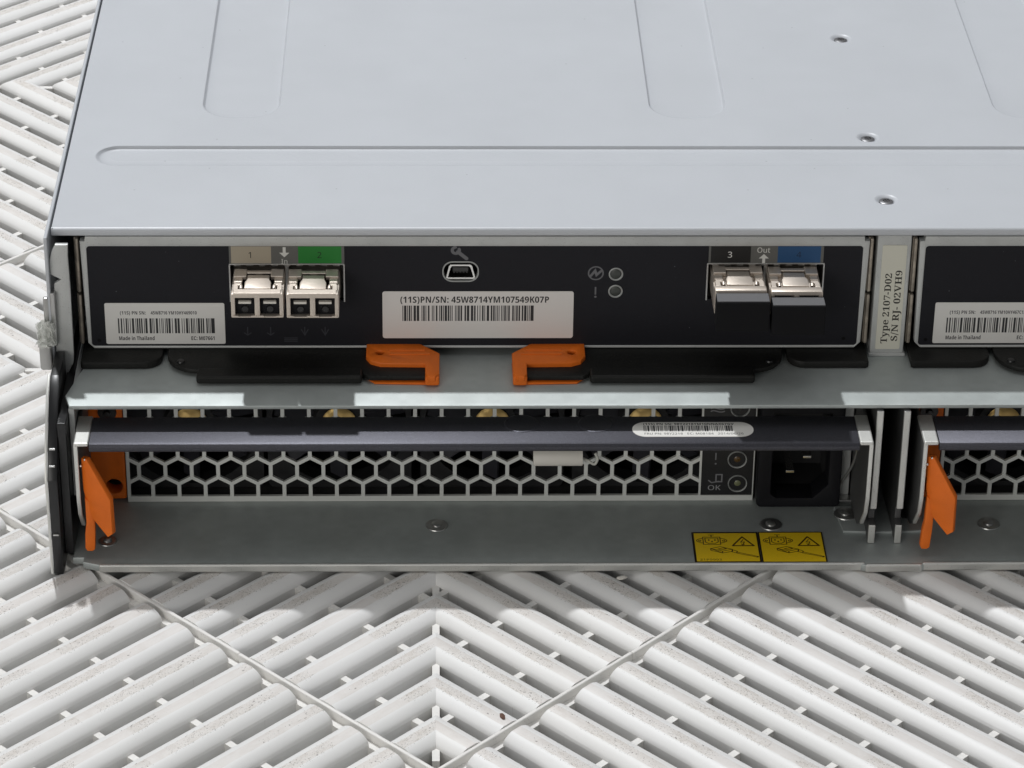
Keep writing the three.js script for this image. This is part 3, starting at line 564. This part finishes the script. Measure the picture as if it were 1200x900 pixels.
function powerSupply(label) {
  const g = thing('power_supply', label, 'power supply', [-9.4, 2.5, -50], 'power supplies in the lower bays');
  const grille = ext([[-105.0, 2.62], [67.55, 2.62], [67.55, 43.6], [-105.0, 43.6]], [...hexHoles.map((h) => h.slice().reverse()), [[53.05, 4.3], [53.05, 43.0], [67.3, 43.0], [67.3, 4.3]]], GZ - 0.9, GZ, 0);
  mesh('vent_grille', grille, M.grille, g);
  mesh('housing', [box(-105, 95, 2.6, 3.2, -200, GZ - 1), box(-105, 95, 43, 43.6, -200, GZ - 1), box(-105.2, -104.4, 2.6, 43.6, -200, GZ - 1), box(-115.6, -104.6, 43, 43.6, -60, -21), box(94.6, 95.4, 2.6, 43.6, -200, GZ - 0.2), box(-105, 95, 2.6, 43.6, -201, -200), box(67.6, 68.2, 3, 43.4, -200, GZ - 2)], M.darkMetal, g);
  // fans behind the grille
  [-87.5, -46.7, -4.6, 37.5].forEach((x) => {
    const f = mesh('cooling_fan', [ext(rr(x - 19.8, x + 19.8, 3.4, 42.6, 2), [circ(x, 23.4, 18.6, 40).reverse()], -33, -27)], M.dark, g);
    mesh('fan_blade', Array.from({ length: 7 }, (_, i) => new THREE.BoxGeometry(12, 5.5, 0.8).rotateX(0.7).translate(12, 0, 0).rotateZ(i * Math.PI * 2 / 7 + 0.2).translate(x, 23.4, -30)), std({ color: C(0.035, 0.035, 0.042), roughness: 0.45 }), f);
    mesh('fan_hub', [lathe([[0, 2], [6.8, 2], [7.6, 1], [7.6, -3]], x, 23.4, -30, 'z')], M.dark, f);
    mesh('hub_badge', lathe([[0, 0.4], [4.2, 0.4], [4.8, 0]], x, 23.9, -27.4, 'z'), M.brass, f);
  });
  // status panel
  mesh('status_panel', plateUV(ext([[53.1, 4.3], [67.25, 4.3], [67.25, 43], [53.1, 43]], [], GZ - 1.2, GZ - 0.35), 53.1, 67.3, 4.3, 44), print(statusPrint, 0.5), g);
  [[62.8, 15.7], [63.2, 8.0], [62.9, 32.0]].forEach(([x, y], i) => {
    const l = mesh('indicator_light', lathe([[2.25, -0.5], [2.45, 0.1], [2.6, 0.15], [2.7, 0], [2.7, -0.5]], x, y, GZ - 0.1, 'z'), M.ring, g);
    mesh('lens', lathe([[2.2, -0.2], [1.5, 0.0], [0.9, 0.55], [0, 0.75]], x, y, GZ - 0.9, 'z'), std({ color: [C(0.09, 0.05, 0.015), C(0.16, 0.17, 0.09), C(0.05, 0.05, 0.05)][i], roughness: 0.18 }), l);
  });
  // mains inlet
  const well = [[71.9, 7.6], [73.6, 6.2], [83.6, 6.2], [87.6, 10.4], [87.6, 33.0], [71.9, 33.0]];
  const inlet = mesh('mains_inlet', ext(rr(68.1, 91.1, 3.3, 40.5, 1.4, 5), [well.slice().reverse()], -24, -16, 0.35), M.black, g);
  mesh('inlet_well', [box(69, 90, 4.4, 40, -36, -35), box(69, 71.8, 4.4, 40, -35, -24), box(87.7, 90, 4.4, 40, -35, -24), box(69, 90, 4.4, 6.1, -35, -24)], M.dark, inlet);
  for (const [x, y] of [[77.3, 13.3], [81.8, 18.0]]) mesh('contact_pin', box(x - 1.15, x + 1.15, y - 0.8, y, -35, -19, 0.15), M.chrome, inlet);
  mesh('side_flange', [box(91.5, 94.1, 3.6, 43.4, -22.2, GZ, 0.2)], M.bezel, g);
  mesh('retaining_wire', tube([[95.0, 36, -10], [94.6, 25, -12.5], [93.6, 17, -15], [90.8, 9, -18], [88.6, 4.6, -19.4]], 0.42, 40, 6), M.steel, g);
  mesh('wire_clip', box(90.6, 94.6, 4.0, 4.6, -20.4, -17.4, 0.15), M.steel, g);
  // orange latch block behind the lever
  const ob = mesh('latch_block', ext(rr(-114.6, -105.3, 3.4, 43, 0.8, 4), [circ(-108.6, 7.4, 2.3, 20).reverse()], -26, -21, 0.3), M.orange, g);
  mesh('thumb_screw', lathe([[0, 1.4], [0.8, 1.3], [1, 0.5], [2.4, 0.5], [2.6, 0.1], [2.6, -0.3]], -109.4, 31.0, -21, 'z'), M.blackGloss, ob);
  // handle: two metal arms, shade put into their colour, and a powdercoat bar
  const arm = [[8.4, 38.9], [9.0, 38.2], [9.0, 21.5], [7.4, 16], [2.0, 9.4], [-4, 5.4], [-10, 4.2], [-19.5, 3.6], [-19.5, 38.9]];
  for (const s of [0, 1]) {
    const x = s ? 94.3 : -115.3, a = mesh('handle_arm', extX(arm, x + 0.1, x + 1.0, 0.1), M.shadedMetal, g);
    mesh('arm_lit_edge', [extX([[8.4, 39], [9.1, 38.2], [9.1, 21.5], [7.5, 15.9], [2.1, 9.3], [1.5, 9.9], [6.8, 16.2], [8.3, 21.7], [8.3, 38.2]], x, x + 1.1, 0.2), s ? box(91.7, 95.4, 37.9, 39, -5.6, 9.0, 0.45) : box(-115.3, -111.3, 37.9, 39, -5.6, 9.0, 0.45)], M.edge, g);  // lit edge as its own paler strip beside the darkened arm
    mesh('pivot_rivet', lathe([[0, 0.7], [1.6, 0.6], [2.2, 0]], s ? x + 1.1 : x + 1.1, 30, -16, 'x'), M.steel, a);
  }
  const prof = [[-4.6, 39], [8.2, 39], [9.0, 38.7], [9.5, 38.0], [9.5, 37.2], [9.2, 36.6], [8.4, 36.4], [7.8, 36.8], [7.4, 37.7], [-4.6, 37.7]];
  const bar = mesh('handle_bar', extX(prof.slice().reverse(), -111.2, 91.7, 0.12), M.powder, g);
  for (const x of [2.6, 22.3]) mesh('dimple', [lathe([[4.7, 0], [4.5, 0.16], [4.1, 0.2], [3.5, 0.1], [0, 0.05]], x, 39.0, -0.9)], M.powder, bar);
  const lg = plateUV(ext(rr(31.9, 64.1, -6.1, 1.5, 3.7, 10), [], 0, 0.12), 31.9, 64.1, -6.1, 1.5).rotateX(-Math.PI / 2).translate(0, 39, 0); lg.userData.keepUV = true;
  mesh('barcode_label', lg, print(psuLabel, 0.4), bar).userData.label = 'white rounded barcode label';
  // orange release lever
  const lev = new THREE.Group();
  const turn = (geo) => geo.rotateY(-0.52).translate(-112.4, 0, 7.2);
  const lv = mesh('release_lever', [turn(ext([[-1.0, 33.6], [0.7, 33.8], [7.6, 23.2], [7.8, 12.6], [6.2, 11.2], [1.6, 15.6], [0.2, 19], [-0.9, 24]].reverse(), [], -0.9, 0.9, 0.3)),
    ext([[-113.2, 22], [-111.4, 20], [-110.9, 14.6], [-111.0, 10.4], [-111.3, 5.6], [-112, 5.1], [-113.4, 5.1], [-113.9, 6], [-113.7, 10.6], [-113.2, 14]].slice(), [], 6.2, 8.4, 0.3)], M.orange, g);
  for (const [x, y, z] of [[-112.6, 33.4, 7.8], [-113.8, 31.6, 8.0]]) mesh('lever_pin', new THREE.SphereGeometry(0.42, 10, 8).translate(x, y, z), M.chrome, lv);
  suffix(g); return g;
}
powerSupply('power supply in left lower bay with honeycomb vent, white bar label and power inlet');
const psu2 = powerSupply('power supply in right lower bay, cut off, its orange lever beside the dividers');
psu2.position.x += 224 * S;

// ---------------------------------------------------------------- small loose things
{
  const g = thing('sleeve_tag', 'small cream plastic sleeve hanging under the dark handle bar before the honeycomb', 'tag', [13.2, 17, -16.5]);
  mesh('sleeve', lathe([[1.5, -6.7], [2.5, -6.7], [2.6, -6.4], [2.6, 6.4], [2.5, 6.7], [1.5, 6.7], [1.5, -6.7]], 13.2, 19.3, -16.8, 'x'), M.whitePlastic, g);
  mesh('loop', tube([[19.6, 18.6, -17], [21.5, 18.0, -16.6], [23.2, 17.2, -16.2], [24.0, 18.8, -16.4], [23.4, 20.3, -16.8]], 0.42, 30, 8), std({ color: C(0.55, 0.55, 0.5), roughness: 0.3 }), g);
}
{
  const rows = []; for (let j = 0; j < 9; j++) { const row = []; for (let i = 0; i < 9; i++) { const e = i === 0 || i === 8 || j === 0 || j === 8 ? 0.55 : 0.3; row.push([-126.6 + 0.56 * i + R(-e, e), 52.6 + 0.95 * j + R(-e, e) + (i % 2) * 0.3, -18.3 + R(-0.8, 0.8)]); } rows.push(row); }
  const film = toCreasedNormals(strip(rows, false), 0.3), film2 = toCreasedNormals(strip(rows.map((l) => l.map(([x, y, z]) => [x + 0.25, y - 0.3, z - 0.9 - R(0, 0.5)])), false), 0.3);
  const tape = mesh('tape_scrap', [film, film2], new THREE.MeshPhysicalMaterial({ color: C(0.80, 0.81, 0.78), roughness: 0.3, transmission: 0.45, thickness: 0, side: THREE.DoubleSide }));
  tag(tape, 'torn scrap of clear plastic stuck on the latch at the left side', 'plastic scrap');
}
{
  const bits = [['white crumb lying under the front lip right of the middle', 29.6, 14.5, 1.0, M.whitePlastic], ['brown chip lying on a slat near the bottom edge', -3.6, 77.6, 0.9, std({ color: C(0.12, 0.06, 0.04), roughness: 0.8 })]];
  for (const [l, x, z, r, m] of bits) tag(mesh('floor_chip', new THREE.DodecahedronGeometry(r, 0).scale(1.6, 0.45, 0.8).rotateY(R(0, 3)).translate(x, 0.2, z), m), l, 'debris');
}

// ---------------------------------------------------------------- key lamp and added fill panels (outside the frame)
const lightText = { side: ['added fill panel to the left, brightening left-facing edges', 'panel lamp'], key: ['small ceiling lamp above and behind the enclosure', 'spot lamp'], front: ['large added fill panel at the front left of the enclosure', 'panel lamp'], over: ['wide added fill panel right above the enclosure', 'panel lamp'] };
for (const [kind, p, t, w, h, c, k] of LIGHTS) {
  const pos = new THREE.Vector3(...p), tgt = new THREE.Vector3(...t), dir = tgt.clone().sub(pos).normalize();
  const l = new THREE.RectAreaLight(C(...c), k, w, h); l.position.copy(pos).addScaledVector(dir, 0.012); l.lookAt(tgt); l.name = kind + '_light'; scene.add(l);
  const g = new THREE.Group(); g.name = numbered('light_panel'); g.position.copy(pos); g.quaternion.copy(l.quaternion); scene.add(g); tag(g, ...lightText[kind]);
  const glow = new THREE.Mesh(new THREE.BoxGeometry(w, h, 0.004), std({ color: C(0.8, 0.8, 0.8), emissive: C(...c), emissiveIntensity: kind === 'key' ? 6 : 0.3 })); glow.name = 'diffuser'; glow.position.z = -0.004; g.add(glow);
  const rim = new THREE.Mesh(new THREE.BoxGeometry(w + 0.03, h + 0.03, 0.03), std({ color: C(0.6, 0.6, 0.6), roughness: 0.5 })); rim.name = 'panel_housing'; rim.position.z = 0.016; g.add(rim);
}
renderer.render(scene, camera);
